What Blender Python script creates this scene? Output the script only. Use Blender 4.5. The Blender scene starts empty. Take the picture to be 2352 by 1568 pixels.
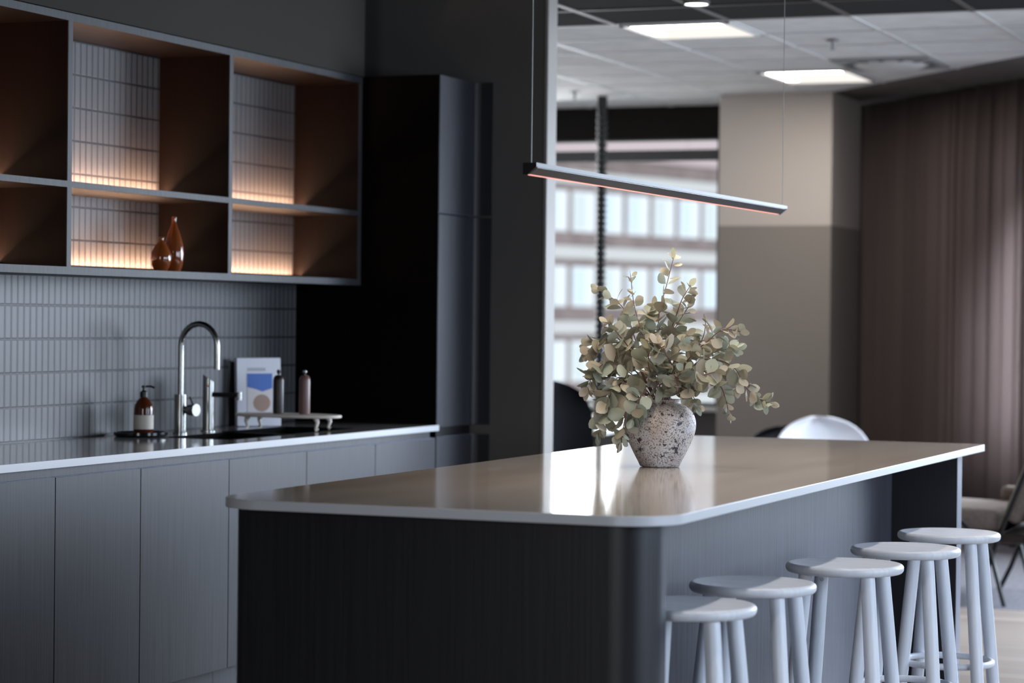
import bpy, bmesh, math, random
from mathutils import Vector, Matrix
from math import pi, sin, cos, radians

random.seed(11)
sc = bpy.context.scene
col = sc.collection

# ------------------------------------------------------------------ camera
YAW, PITCH, ROLL, HC = 0.38557, -0.00996, 0.01089, 1.37
f = Vector((cos(YAW)*cos(PITCH), sin(YAW)*cos(PITCH), sin(PITCH)))
r0 = f.cross(Vector((0, 0, 1))).normalized(); u0 = r0.cross(f)
rt = r0*cos(ROLL) + u0*sin(ROLL); up = u0*cos(ROLL) - r0*sin(ROLL)
cam_d = bpy.data.cameras.new('camera'); cam = bpy.data.objects.new('camera', cam_d); col.objects.link(cam)
m = Matrix.Identity(4)
for i in range(3):
    m[i][0] = rt[i]; m[i][1] = up[i]; m[i][2] = -f[i]
m[0][3], m[1][3], m[2][3] = 0, 0, HC
cam.matrix_world = m
cam_d.sensor_width = 36; cam_d.lens = 85.0; cam_d.clip_end = 500
cam_d.dof.use_dof = True; cam_d.dof.focus_distance = 7.55; cam_d.dof.aperture_fstop = 2.5
cam_d.dof.aperture_blades = 9
sc.camera = cam

# ------------------------------------------------------------------ world, lights, exposure
w = bpy.data.worlds.new('sky'); sc.world = w; w.use_nodes = True
bg = w.node_tree.nodes['Background']
bg.inputs[0].default_value = (0.80, 0.89, 1.0, 1); bg.inputs[1].default_value = 1.6
vs = sc.view_settings; vs.view_transform = 'Standard'; vs.look = 'None'; vs.gamma = 1; vs.use_curve_mapping = False
vs.exposure = 0.08

def area(name, loc, direction, sx, sy, power, color, spread=pi):
    l = bpy.data.lights.new(name, 'AREA'); l.shape = 'RECTANGLE'; l.size = sx; l.size_y = sy
    l.energy = power; l.color = color; l.spread = spread
    o = bpy.data.objects.new(name, l); col.objects.link(o); o.location = loc
    o.rotation_euler = Vector(direction).to_track_quat('-Z', 'Z').to_euler()
    return o
COOL = (0.66, 0.80, 1.0)
# daylight through the three windows of the right-hand wall
for i, (x, p) in enumerate(((4.9, 75), (8.2, 45), (11.6, 110))):
    area('daylight_and_fill', (x, -2.9, 1.62), (0.0, 1, -0.35), 2.4, 1.5, p, COOL, radians(140))
# daylight through the long window behind the curtain (two panes) and through the far office window
area('daylight_and_fill', (14.60, 1.90, 1.56), (-0.654, 0.756, -0.62), 2.5, 1.6, 105, (0.80, 0.88, 1.0), radians(125))
area('daylight_and_fill', (12.60, 0.17, 1.56), (-0.654, 0.756, -0.62), 2.5, 1.6, 205, (0.74, 0.84, 1.0), radians(125))
area('daylight_and_fill', (15.86, 6.4, 1.55), (-1, -0.1, -0.45), 2.6, 1.4, 60, (0.95, 0.97, 1.0))
# weak fill light added behind the camera; the wall there has no window
area('daylight_and_fill', (-2.0, 1.2, 1.6), (1, 0.05, -0.20), 3.0, 1.4, 27, (0.94, 0.96, 1.0), radians(80))

# ------------------------------------------------------------------ materials
def mat(name, color, rough=0.5, metal=0.0, spec=0.5, **kw):
    m = bpy.data.materials.new(name); m.use_nodes = True
    b = m.node_tree.nodes['Principled BSDF']
    b.inputs['Base Color'].default_value = (*color, 1); b.inputs['Roughness'].default_value = rough
    b.inputs['Metallic'].default_value = metal; b.inputs['Specular IOR Level'].default_value = spec
    for k, v in kw.items(): b.inputs[k.replace('_', ' ')].default_value = v
    return m
def nt(m): return m.node_tree, m.node_tree.nodes['Principled BSDF']
def node(t, typ, **kw):
    n = t.nodes.new(typ)
    for k, v in kw.items(): setattr(n, k, v)
    return n
def coords(t, scale, rot=(0, 0, 0), src='pos'):
    if src == 'pos': g = node(t, 'ShaderNodeNewGeometry').outputs['Position']
    else: g = node(t, 'ShaderNodeTexCoord').outputs['Object']
    mp = node(t, 'ShaderNodeMapping'); mp.inputs['Scale'].default_value = scale; mp.inputs['Rotation'].default_value = rot
    t.links.new(g, mp.inputs['Vector']); return mp.outputs[0]
def noise_mix(m, c1, c2, scale=(1, 1, 1), ns=5, detail=4, lo=0.35, hi=0.65, bump=0.0, src='pos', rot=(0, 0, 0), dist=0.002):
    t, b = nt(m); v = coords(t, scale, rot, src)
    n = node(t, 'ShaderNodeTexNoise'); n.inputs['Scale'].default_value = ns; n.inputs['Detail'].default_value = detail
    t.links.new(v, n.inputs['Vector'])
    r = node(t, 'ShaderNodeValToRGB'); r.color_ramp.elements[0].position = lo; r.color_ramp.elements[1].position = hi
    r.color_ramp.elements[0].color = (*c1, 1); r.color_ramp.elements[1].color = (*c2, 1)
    t.links.new(n.outputs['Fac'], r.inputs[0]); t.links.new(r.outputs[0], b.inputs['Base Color'])
    if bump:
        bp = node(t, 'ShaderNodeBump'); bp.inputs['Strength'].default_value = bump; bp.inputs['Distance'].default_value = dist
        t.links.new(n.outputs['Fac'], bp.inputs['Height']); t.links.new(bp.outputs[0], b.inputs['Normal'])
    return m
def veneer(name, c1, c2, rough=0.45, spec=0.5):
    return noise_mix(mat(name, c1, rough, spec=spec), c1, c2, (60, 60, 1.2), 2.2, 6, 0.3, 0.7, 0.15)
M = {}
M['veneer'] = veneer('dark blue stained veneer', (0.004, 0.0034, 0.0042), (0.009, 0.0082, 0.0105), 0.45, 0.45)
for k_, v_ in (('Sheen Weight', 0.48), ('Sheen Roughness', 0.45)): nt(M['veneer'])[1].inputs[k_].default_value = v_
_t, _b = nt(M['veneer']); _n = [n for n in _t.nodes if n.type == 'TEX_NOISE'][0]
_mr = node(_t, 'ShaderNodeMapRange'); _mr.inputs['From Min'].default_value = 0.30; _mr.inputs['From Max'].default_value = 0.70
_mr.inputs['To Min'].default_value = 0.36; _mr.inputs['To Max'].default_value = 0.66
_t.links.new(_n.outputs['Fac'], _mr.inputs['Value']); _t.links.new(_mr.outputs[0], _b.inputs['Sheen Weight'])
nt(M['veneer'])[1].inputs['Sheen Tint'].default_value = (0.60, 0.68, 0.90, 1)
M['edgeband'] = veneer('dark grey lacquered edge', (0.038, 0.040, 0.045), (0.055, 0.057, 0.063), 0.5, 0.3)
M['walnut'] = veneer('dark walnut veneer', (0.0028, 0.0010, 0.0006), (0.0065, 0.0024, 0.0013), 0.42, 0.22)
M['blackside'] = veneer('near black walnut veneer', (0.002, 0.0013, 0.001), (0.0045, 0.0025, 0.0018), 0.6, 0.06)
M['stone'] = noise_mix(mat('grey beige composite stone', (0.30, 0.27, 0.25), 0.09), (0.46, 0.405, 0.355), (0.55, 0.495, 0.445), (0.6, 3, 1), 3, 6, 0.3, 0.7)
M['stone_kitchen'] = noise_mix(mat('grey composite stone', (0.3, 0.28, 0.27), 0.10), (0.25, 0.23, 0.22), (0.31, 0.29, 0.28), (0.6, 3, 1), 3, 6, 0.3, 0.7)
M['stone_edge'] = mat('pale stone edge', (0.60, 0.62, 0.66), 0.35)
M['stoolpaint'] = noise_mix(mat('pale grey painted ash', (0.50, 0.53, 0.58), 0.42), (0.68, 0.72, 0.80), (0.76, 0.80, 0.87), (55, 55, 3), 2, 5, 0.3, 0.7, 0.12, src='obj')
M['stooltop'] = noise_mix(mat('pale grey painted ash seat', (0.5, 0.53, 0.58), 0.40), (0.60, 0.63, 0.69), (0.71, 0.74, 0.79), (45, 4, 4), 2, 6, 0.3, 0.7, 0.10, src='obj')
M['steel'] = mat('brushed steel', (0.36, 0.36, 0.35), 0.20, 1.0)
M['black'] = mat('matt black', (0.006, 0.006, 0.007), 0.35)
M['blackgloss'] = mat('black gloss', (0.008, 0.009, 0.012), 0.12)
M['darkfab'] = mat('dark navy mesh fabric', (0.008, 0.009, 0.016), 0.8)
M['alu'] = mat('grey anodised aluminium', (0.19, 0.21, 0.235), 0.5, 0.0)
M['alu_dark'] = mat('dark inside of the lamp profile', (0.03, 0.03, 0.035), 0.4, 0.3)
M['cable'] = mat('steel cable', (0.45, 0.46, 0.44), 0.4, 0.5)
M['white'] = mat('white paint', (0.80, 0.79, 0.77), 0.5)
M['shell'] = mat('white plastic shell', (0.60, 0.595, 0.62), 0.55)
M['trim'] = mat('light grey trim paint', (0.24, 0.225, 0.21), 0.5)
M['wall_dark'] = noise_mix(mat('dark grey wall paint', (0.07, 0.066, 0.062), 0.85, spec=0.2), (0.036, 0.034, 0.032), (0.042, 0.039, 0.037), (1, 1, 1), 30, 2)
M['wall_end'] = mat('charcoal wall paint', (0.10, 0.094, 0.088), 0.9, spec=0.1)
M['bulkhead'] = mat('grey bulkhead paint', (0.048, 0.045, 0.040), 0.9, spec=0.1)
M['wall_grey'] = mat('grey wall paint', (0.16, 0.155, 0.15), 0.85, spec=0.2)
M['beam'] = mat('black painted bulkhead', (0.022, 0.019, 0.017), 0.85, spec=0.2)
M['frame'] = mat('grey window frame', (0.13, 0.13, 0.13), 0.5)
M['soffit'] = mat('brown painted plasterboard', (0.14, 0.118, 0.110), 0.9, spec=0.2)
M['ctile'] = noise_mix(mat('white mineral ceiling tile', (0.7, 0.7, 0.7), 0.9, spec=0.1), (0.68, 0.67, 0.655), (0.76, 0.75, 0.735), (1, 1, 1), 6, 3)
M['cgrid'] = mat('white ceiling grid', (0.68, 0.67, 0.66), 0.5)
M['cgrid_dark'] = mat('dark ceiling grid', (0.075, 0.062, 0.060), 0.5)
M['plate'] = mat('grey diffuser plate', (0.32, 0.32, 0.32), 0.5)
M['slot'] = mat('dark diffuser slots', (0.07, 0.07, 0.07), 0.6)
M['amber'] = mat('brown amber glass', (0.10, 0.022, 0.008), 0.06, Transmission_Weight=0.25)
M['ambervase'] = mat('amber brown glazed glass', (0.20, 0.050, 0.012), 0.08, spec=0.8)
M['label'] = mat('cream paper label', (0.62, 0.58, 0.52), 0.7)
M['mill_dark'] = mat('dark stained mill wood', (0.020, 0.012, 0.010), 0.35)
M['mill_brown'] = mat('reddish brown mill wood', (0.16, 0.085, 0.075), 0.35)
M['board'] = mat('pale oak board', (0.80, 0.73, 0.65), 0.5)
M['sinkblack'] = mat('rough black sink composite', (0.004, 0.004, 0.004), 0.9, spec=0.05)
M['bookwhite'] = mat('white book cover', (0.70, 0.72, 0.80), 0.4)
M['bookblue'] = mat('blue printed sky', (0.010, 0.11, 0.48), 0.4)
M['bookbrown'] = mat('brown printed dish', (0.32, 0.19, 0.13), 0.4)
M['bookcream'] = mat('pale printed plate', (0.66, 0.62, 0.62), 0.4)
M['bookgrey'] = mat('grey printed lettering', (0.40, 0.42, 0.48), 0.4)
M['red'] = mat('red dot', (0.6, 0.06, 0.03), 0.4)
M['cushion'] = noise_mix(mat('taupe wool', (0.24, 0.20, 0.18), 0.95, spec=0.1), (0.22, 0.185, 0.165), (0.28, 0.24, 0.215), (1, 1, 1), 60, 3)
M['leather'] = mat('dark brown leather', (0.028, 0.018, 0.016), 0.5)
M['stem'] = mat('reddish brown stem', (0.16, 0.075, 0.065), 0.6)
M['led_warm'] = None

def emit(name, color, s):
    m = bpy.data.materials.new(name); m.use_nodes = True; t = m.node_tree
    t.nodes.remove(t.nodes['Principled BSDF']); e = node(t, 'ShaderNodeEmission')
    e.inputs[0].default_value = (*color, 1); e.inputs[1].default_value = s
    t.links.new(e.outputs[0], t.nodes['Material Output'].inputs[0]); return m
M['led_warm'] = emit('warm led strip', (1.0, 0.57, 0.35), 150)
M['led_pendant'] = emit('pendant led diffuser', (1.0, 0.42, 0.36), 1.25)
M['diffuser'] = emit('ceiling light diffuser', (1.0, 0.94, 0.88), 1.0)
M['tube'] = emit('ceiling light tube', (1.0, 0.98, 0.94), 25.0)
M['downlight'] = emit('downlight', (0.85, 1.0, 0.9), 6.0)

# wood floor: long planks across the room
def floor_mat():
    m = mat('pale oak plank floor', (0.4, 0.33, 0.28), 0.45); t, b = nt(m)
    v = coords(t, (1, 1, 1), (0, 0, pi/2))
    br = node(t, 'ShaderNodeTexBrick'); br.offset = 0.4
    br.inputs['Scale'].default_value = 1; br.inputs['Brick Width'].default_value = 1.6; br.inputs['Row Height'].default_value = 0.12
    br.inputs['Mortar Size'].default_value = 0.002; br.inputs['Color1'].default_value = (0.24, 0.195, 0.165, 1); br.inputs['Color2'].default_value = (0.33, 0.275, 0.235, 1)
    br.inputs['Mortar'].default_value = (0.2, 0.15, 0.12, 1); t.links.new(v, br.inputs['Vector'])
    n = node(t, 'ShaderNodeTexNoise'); n.inputs['Scale'].default_value = 3; n.inputs['Detail'].default_value = 5
    t.links.new(coords(t, (14, 1, 1)), n.inputs['Vector'])
    mx = node(t, 'ShaderNodeMix', data_type='RGBA', blend_type='MULTIPLY'); mx.inputs[0].default_value = 0.5
    t.links.new(br.outputs['Color'], mx.inputs[6]); t.links.new(n.outputs['Color'], mx.inputs[7])
    mm = node(t, 'ShaderNodeMix', data_type='RGBA', blend_type='MIX'); mm.inputs[0].default_value = 0.35
    t.links.new(br.outputs['Color'], mm.inputs[6]); t.links.new(mx.outputs[2], mm.inputs[7])
    t.links.new(mm.outputs[2], b.inputs['Base Color']); return m
M['floor'] = floor_mat()
M['carpet'] = noise_mix(mat('blue grey carpet', (0.2, 0.19, 0.2), 0.95, spec=0.1), (0.10, 0.097, 0.108), (0.17, 0.163, 0.178), (1, 1, 1), 45, 5, 0.3, 0.7, 0.4)

def tile_mat():      # upright finger tiles in stacked rows
    m = mat('grey finger tiles', (0.13, 0.135, 0.15), 0.42, spec=0.3); t, b = nt(m)
    g = node(t, 'ShaderNodeNewGeometry'); sp = node(t, 'ShaderNodeSeparateXYZ'); t.links.new(g.outputs['Position'], sp.inputs[0])
    def cell(sock, size, off, joint):
        a = node(t, 'ShaderNodeMath', operation='SUBTRACT'); a.inputs[1].default_value = off; t.links.new(sock, a.inputs[0])
        d = node(t, 'ShaderNodeMath', operation='DIVIDE'); d.inputs[1].default_value = size; t.links.new(a.outputs[0], d.inputs[0])
        pp = node(t, 'ShaderNodeMath', operation='PINGPONG'); pp.inputs[1].default_value = 0.5; t.links.new(d.outputs[0], pp.inputs[0])
        mr = node(t, 'ShaderNodeMapRange'); mr.inputs['From Min'].default_value = joint/size*0.5; mr.inputs['From Max'].default_value = joint/size*1.3
        t.links.new(pp.outputs[0], mr.inputs['Value']); return mr.outputs[0]
    cx = cell(sp.outputs['X'], 0.0405, 7.322, 0.0045); cz = cell(sp.outputs['Z'], 0.1236, 1.025, 0.0040)
    mn = node(t, 'ShaderNodeMath', operation='MINIMUM'); t.links.new(cx, mn.inputs[0]); t.links.new(cz, mn.inputs[1])
    r = node(t, 'ShaderNodeValToRGB'); r.color_ramp.elements[0].color = (0.022, 0.023, 0.026, 1); r.color_ramp.elements[1].color = (0.105, 0.106, 0.112, 1)
    t.links.new(mn.outputs[0], r.inputs[0]); t.links.new(r.outputs[0], b.inputs['Base Color'])
    bp = node(t, 'ShaderNodeBump'); bp.inputs['Distance'].default_value = 0.002; bp.inputs['Strength'].default_value = 0.4
    t.links.new(mn.outputs[0], bp.inputs['Height']); t.links.new(bp.outputs[0], b.inputs['Normal']); return m
M['tiles'] = tile_mat()

def mesh_ceiling_mat():  # expanded metal pattern
    m = mat('dark expanded metal', (0.03, 0.03, 0.03), 0.9, spec=0.05); t, b = nt(m)
    v = coords(t, (1, 1, 1), (0, 0, radians(12)))
    wv = node(t, 'ShaderNodeTexWave'); wv.bands_direction = 'Y'; wv.inputs['Scale'].default_value = 14; wv.inputs['Distortion'].default_value = 0
    t.links.new(v, wv.inputs['Vector'])
    r = node(t, 'ShaderNodeValToRGB'); r.color_ramp.elements[0].color = (0.005, 0.005, 0.005, 1); r.color_ramp.elements[1].color = (0.05, 0.048, 0.048, 1)
    r.color_ramp.elements[0].position = 0.35; r.color_ramp.elements[1].position = 0.65
    t.links.new(wv.outputs['Fac'], r.inputs[0]); t.links.new(r.outputs[0], b.inputs['Base Color']); return m
M['meshceil'] = mesh_ceiling_mat()

def column_mat():        # two tone paint, lighter above z = 1.98
    m = mat('two tone column paint', (0.3, 0.27, 0.24), 0.85, spec=0.2); t, b = nt(m)
    g = node(t, 'ShaderNodeNewGeometry'); sp = node(t, 'ShaderNodeSeparateXYZ'); t.links.new(g.outputs['Position'], sp.inputs[0])
    gt = node(t, 'ShaderNodeMath', operation='GREATER_THAN'); gt.inputs[1].default_value = 1.985; t.links.new(sp.outputs['Z'], gt.inputs[0])
    mx = node(t, 'ShaderNodeMix', data_type='RGBA'); mx.inputs[6].default_value = (0.28, 0.245, 0.215, 1); mx.inputs[7].default_value = (0.58, 0.515, 0.46, 1)
    t.links.new(gt.outputs[0], mx.inputs[0]); t.links.new(mx.outputs[2], b.inputs['Base Color']); return m
M['column'] = column_mat()

def curtain_mat():
    m = mat('brown sheer curtain', (0.20, 0.155, 0.142), 0.9, spec=0.1); t, b = nt(m)
    tr = node(t, 'ShaderNodeBsdfTranslucent'); tr.inputs[0].default_value = (0.50, 0.42, 0.41, 1)
    ms = node(t, 'ShaderNodeMixShader'); ms.inputs[0].default_value = 0.42
    t.links.new(b.outputs[0], ms.inputs[1]); t.links.new(tr.outputs[0], ms.inputs[2])
    tp = node(t, 'ShaderNodeBsdfTransparent'); m2 = node(t, 'ShaderNodeMixShader'); m2.inputs[0].default_value = 0.06
    t.links.new(ms.outputs[0], m2.inputs[1]); t.links.new(tp.outputs[0], m2.inputs[2])
    t.links.new(m2.outputs[0], t.nodes['Material Output'].inputs[0]); return m
M['curtain'] = curtain_mat()

def vase_mat():
    m = mat('weathered speckled ceramic', (0.4, 0.37, 0.35), 0.55); t, b = nt(m)
    tc = node(t, 'ShaderNodeTexCoord')
    def nz(scale, detail, rough=0.5):
        n = node(t, 'ShaderNodeTexNoise'); n.inputs['Scale'].default_value = scale; n.inputs['Detail'].default_value = detail; n.inputs['Roughness'].default_value = rough
        t.links.new(tc.outputs['Object'], n.inputs['Vector']); return n.outputs['Fac']
    def ramp(s, p0, p1, c0=(0, 0, 0, 1), c1=(1, 1, 1, 1)):
        r = node(t, 'ShaderNodeValToRGB'); r.color_ramp.elements[0].position = p0; r.color_ramp.elements[1].position = p1
        r.color_ramp.elements[0].color = c0; r.color_ramp.elements[1].color = c1; t.links.new(s, r.inputs[0]); return r.outputs[0]
    def mix(fac, a, bb):
        x = node(t, 'ShaderNodeMix', data_type='RGBA'); t.links.new(fac, x.inputs[0])
        if isinstance(a, tuple): x.inputs[6].default_value = a
        else: t.links.new(a, x.inputs[6])
        if isinstance(bb, tuple): x.inputs[7].default_value = bb
        else: t.links.new(bb, x.inputs[7])
        return x.outputs[2]
    base = ramp(nz(9, 4), 0.35, 0.62, (0.62, 0.61, 0.63, 1), (0.44, 0.37, 0.32, 1))
    c = mix(ramp(nz(210, 3, 0.7), 0.52, 0.60), base, (0.10, 0.085, 0.08, 1))
    c = mix(ramp(nz(22, 5, 0.62), 0.60, 0.62), c, (0.045, 0.043, 0.058, 1))
    c = mix(ramp(nz(60, 4, 0.6), 0.625, 0.645), c, (0.05, 0.035, 0.035, 1))
    t.links.new(c, b.inputs['Base Color'])
    bp = node(t, 'ShaderNodeBump'); bp.inputs['Strength'].default_value = 0.35; bp.inputs['Distance'].default_value = 0.002
    t.links.new(nz(120, 4), bp.inputs['Height']); t.links.new(bp.outputs[0], b.inputs['Normal']); return m
M['vase'] = vase_mat()

def leaf_mat():
    m = mat('dried eucalyptus leaf', (0.3, 0.3, 0.22), 0.6, spec=0.25); t, b = nt(m)
    at = node(t, 'ShaderNodeAttribute'); at.attribute_name = 'leafcol'
    t.links.new(at.outputs['Color'], b.inputs['Base Color'])
    tr = node(t, 'ShaderNodeBsdfTranslucent'); t.links.new(at.outputs['Color'], tr.inputs[0])
    ms = node(t, 'ShaderNodeMixShader'); ms.inputs[0].default_value = 0.18
    t.links.new(b.outputs[0], ms.inputs[1]); t.links.new(tr.outputs[0], ms.inputs[2])
    t.links.new(ms.outputs[0], t.nodes['Material Output'].inputs[0]); return m
M['leaf'] = leaf_mat()

def glass_mat():
    m = bpy.data.materials.new('window glass'); m.use_nodes = True; t = m.node_tree
    t.nodes.remove(t.nodes['Principled BSDF'])
    a = node(t, 'ShaderNodeBsdfTransparent'); a.inputs[0].default_value = (0.97, 0.98, 0.98, 1)
    g = node(t, 'ShaderNodeBsdfGlossy'); g.inputs['Roughness'].default_value = 0.02
    ms = node(t, 'ShaderNodeMixShader'); ms.inputs[0].default_value = 0.05
    t.links.new(a.outputs[0], ms.inputs[1]); t.links.new(g.outputs[0], ms.inputs[2])
    t.links.new(ms.outputs[0], t.nodes['Material Output'].inputs[0]); return m
M['glass'] = glass_mat()
M['brick'] = noise_mix(mat('pinkish brick facade', (0.42, 0.30, 0.27), 0.9), (0.22, 0.165, 0.15), (0.30, 0.23, 0.21), (1, 1, 1), 0.8, 3)
M['band'] = mat('pale concrete band', (0.60, 0.57, 0.53), 0.8)
M['winpane'] = mat('pale blue window pane', (0.66, 0.73, 0.80), 0.15)
M['winblind'] = mat('pale green window blind', (0.66, 0.69, 0.65), 0.6)
M['roof'] = mat('red roof', (0.55, 0.42, 0.40), 0.8)

# ------------------------------------------------------------------ mesh helpers
def new(): return bmesh.new()
def box(bm, x0, x1, y0, y1, z0, z1, mtx=None):
    vs_ = [bm.verts.new(v) for v in ((x0, y0, z0), (x1, y0, z0), (x1, y1, z0), (x0, y1, z0), (x0, y0, z1), (x1, y0, z1), (x1, y1, z1), (x0, y1, z1))]
    if mtx: 
        for v in vs_: v.co = mtx @ v.co
    for q in ((0, 3, 2, 1), (4, 5, 6, 7), (0, 1, 5, 4), (1, 2, 6, 5), (2, 3, 7, 6), (3, 0, 4, 7)): bm.faces.new([vs_[i] for i in q])
    return vs_
def prism(bm, pts, z0, z1):
    a = [bm.verts.new((x, y, z0)) for x, y in pts]; b = [bm.verts.new((x, y, z1)) for x, y in pts]; n = len(pts)
    bm.faces.new(a[::-1]); bm.faces.new(b)
    for i in range(n): bm.faces.new((a[i], a[(i+1) % n], b[(i+1) % n], b[i]))
def extrude_x(bm, prof, x0, x1):     # profile of (y, z) along X
    a = [bm.verts.new((x0, y, z)) for y, z in prof]; b = [bm.verts.new((x1, y, z)) for y, z in prof]; n = len(prof)
    bm.faces.new(a); bm.faces.new(b[::-1])
    for i in range(n): bm.faces.new((a[(i+1) % n], a[i], b[i], b[(i+1) % n]))
def lathe(bm, prof, n=40, c=(0, 0, 0), close=True):
    rings = []
    for r, z in prof:
        if r < 1e-6: rings.append([bm.verts.new((c[0], c[1], c[2]+z))])
        else: rings.append([bm.verts.new((c[0]+r*cos(2*pi*i/n), c[1]+r*sin(2*pi*i/n), c[2]+z)) for i in range(n)])
    for A, B in zip(rings, rings[1:]):
        for i in range(n):
            j = (i+1) % n
            if len(A) == 1 and len(B) > 1: bm.faces.new((A[0], B[j], B[i]))
            elif len(B) == 1 and len(A) > 1: bm.faces.new((A[i], A[j], B[0]))
            elif len(A) > 1: bm.faces.new((A[i], A[j], B[j], B[i]))
    if close:
        if len(rings[0]) > 1: bm.faces.new(rings[0][::-1])
        if len(rings[-1]) > 1: bm.faces.new(rings[-1])
def tube(bm, pts, r, n=12, closed=False, caps=True):
    pts = [Vector(p) for p in pts]; L = len(pts); rings = []
    rs = r if isinstance(r, (list, tuple)) else [r]*L
    ref = None
    for i, p in enumerate(pts):
        if closed: d = pts[(i+1) % L] - pts[i-1]
        else: d = (pts[min(i+1, L-1)] - pts[max(i-1, 0)])
        d.normalize()
        if ref is None: ref = Vector((0, 0, 1)) if abs(d.z) < 0.9 else Vector((1, 0, 0))
        s = d.cross(ref).normalized(); ref = s.cross(d).normalized()
        rings.append([bm.verts.new(p + (s*cos(2*pi*k/n) + ref*sin(2*pi*k/n))*rs[i]) for k in range(n)])
    for i in range(L if closed else L-1):
        A, B = rings[i], rings[(i+1) % L]
        for k in range(n): bm.faces.new((A[k], B[k], B[(k+1) % n], A[(k+1) % n]))
    if caps and not closed: bm.faces.new(rings[0]); bm.faces.new(rings[-1][::-1])
def rrect(x0, x1, y0, y1, rads, n=10):      # rads: corner radii at (x0,y0),(x1,y0),(x1,y1),(x0,y1)
    out = []
    for (cx, cy, a0), r in zip(((x0, y0, pi), (x1, y0, 1.5*pi), (x1, y1, 0), (x0, y1, 0.5*pi)), rads):
        sx = 1 if cx == x0 else -1; sy = 1 if cy == y0 else -1
        if r < 1e-5: out.append((cx, cy)); continue
        for i in range(n+1):
            a = a0 + (pi/2)*i/n; out.append((cx+sx*r + r*cos(a), cy+sy*r + r*sin(a)))
    return out
def obj(name, bm, material, parent=None, bevel=0, segs=2, smooth=True, local=False, base=True):
    bmesh.ops.recalc_face_normals(bm, faces=bm.faces)
    me = bpy.data.meshes.new(name); o = bpy.data.objects.new(name, me); col.objects.link(o)
    if not local:
        if parent is not None:
            M_ = world_of(parent).inverted(); bmesh.ops.transform(bm, matrix=M_, verts=bm.verts)
        elif base:
            xs = [v.co for v in bm.verts]
            c = Vector(((min(v.x for v in xs)+max(v.x for v in xs))/2, (min(v.y for v in xs)+max(v.y for v in xs))/2, min(v.z for v in xs)))
            bmesh.ops.translate(bm, vec=-c, verts=bm.verts); o.location = c
    bm.to_mesh(me); bm.free()
    for mm in (material if isinstance(material, list) else [material]): me.materials.append(mm)
    if smooth:
        me.polygons.foreach_set('use_smooth', [True]*len(me.polygons))
        try: me.set_sharp_from_angle(angle=radians(38))
        except Exception: pass
    if bevel:
        b = o.modifiers.new('bevel', 'BEVEL'); b.width = bevel; b.segments = segs; b.limit_method = 'ANGLE'; b.angle_limit = radians(40)
    if parent is not None: o.parent = parent
    return o
def world_of(o):
    m_ = Matrix.LocRotScale(o.location, o.rotation_euler, o.scale)
    return world_of(o.parent) @ m_ if o.parent else m_
def tag(o, label, cat, group=None):
    o['label'] = label; o['category'] = cat
    if group: o['group'] = group
    return o
def thing(name, label, cat, loc=(0, 0, 0), rz=0, group=None):
    o = bpy.data.objects.new(name, None); o.empty_display_size = 0.1; col.objects.link(o)
    o.location = loc; o.rotation_euler = (0, 0, rz); return tag(o, label, cat, group)
def struct(name, bm, material, bevel=0, smooth=True):
    o = obj(name, bm, material, bevel=bevel, smooth=smooth); o['kind'] = 'structure'; return o
def kids(o): return [c for c in bpy.data.objects if c.parent == o]
def copy_tree(o, parent=None):
    c = o.copy(); col.objects.link(c); c.parent = parent
    for k in kids(o): copy_tree(k, c)
    return c
def B(*a): bm = new(); box(bm, *a); return bm
def TM(loc, rz=0, rx=0, ry=0): return Matrix.Translation(loc) @ Matrix.Rotation(rz, 4, 'Z') @ Matrix.Rotation(ry, 4, 'Y') @ Matrix.Rotation(rx, 4, 'X')

# ------------------------------------------------------------------ room shell
ZC = 2.846; XB = 11.44
struct('floor', B(-2.2, XB+0.13, -3.2, 8.2, -0.08, 0.0), M['floor'])
struct('floor', B(XB+0.13, 17.2, -3.2, 8.2, -0.08, 0.0), M['carpet'])
# ceiling: dark mesh zone, pale tile zone up to the diagonal soffit
bm = new(); box(bm, -2.2, XB, -3.2, 8.2, ZC, ZC+0.05); struct('ceiling', bm, M['meshceil'])
# diagonal edge of the soffit
E0 = Vector((15.26, 3.99)); ED = Vector((13.45-15.26, 2.42-3.99)).normalized()
def on_e(t): return E0 + ED*t
pA = on_e(0); tt = (-3.2-3.99)/ED.y; pB = on_e(tt)
bm = new()
if pB.x > XB: prism(bm, [(XB, -3.2), (pB.x, -3.2), (pA.x, pA.y), (15.26, 4.72), (16.2, 4.72), (16.2, 8.2), (XB, 8.2)], ZC, ZC+0.05)
else:
    tx = (XB-15.26)/ED.x; pX = on_e(tx)
    prism(bm, [(XB, pX.y), (pA.x, pA.y), (15.26, 4.72), (16.2, 4.72), (16.2, 8.2), (XB, 8.2)], ZC, ZC+0.05)
struct('ceiling', bm, M['ctile'])
bm = new()
if pB.x > XB: prism(bm, [(pB.x, -3.2), (17.2, -3.2), (17.2, 4.72), (15.26, 4.72), (pA.x, pA.y)], ZC-0.004, ZC+0.05)
else: prism(bm, [(XB, pX.y), (XB, -3.2), (17.2, -3.2), (17.2, 4.72), (15.26, 4.72), (pA.x, pA.y)], ZC-0.004, ZC+0.05)
struct('ceiling', bm, M['soffit'])
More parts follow.
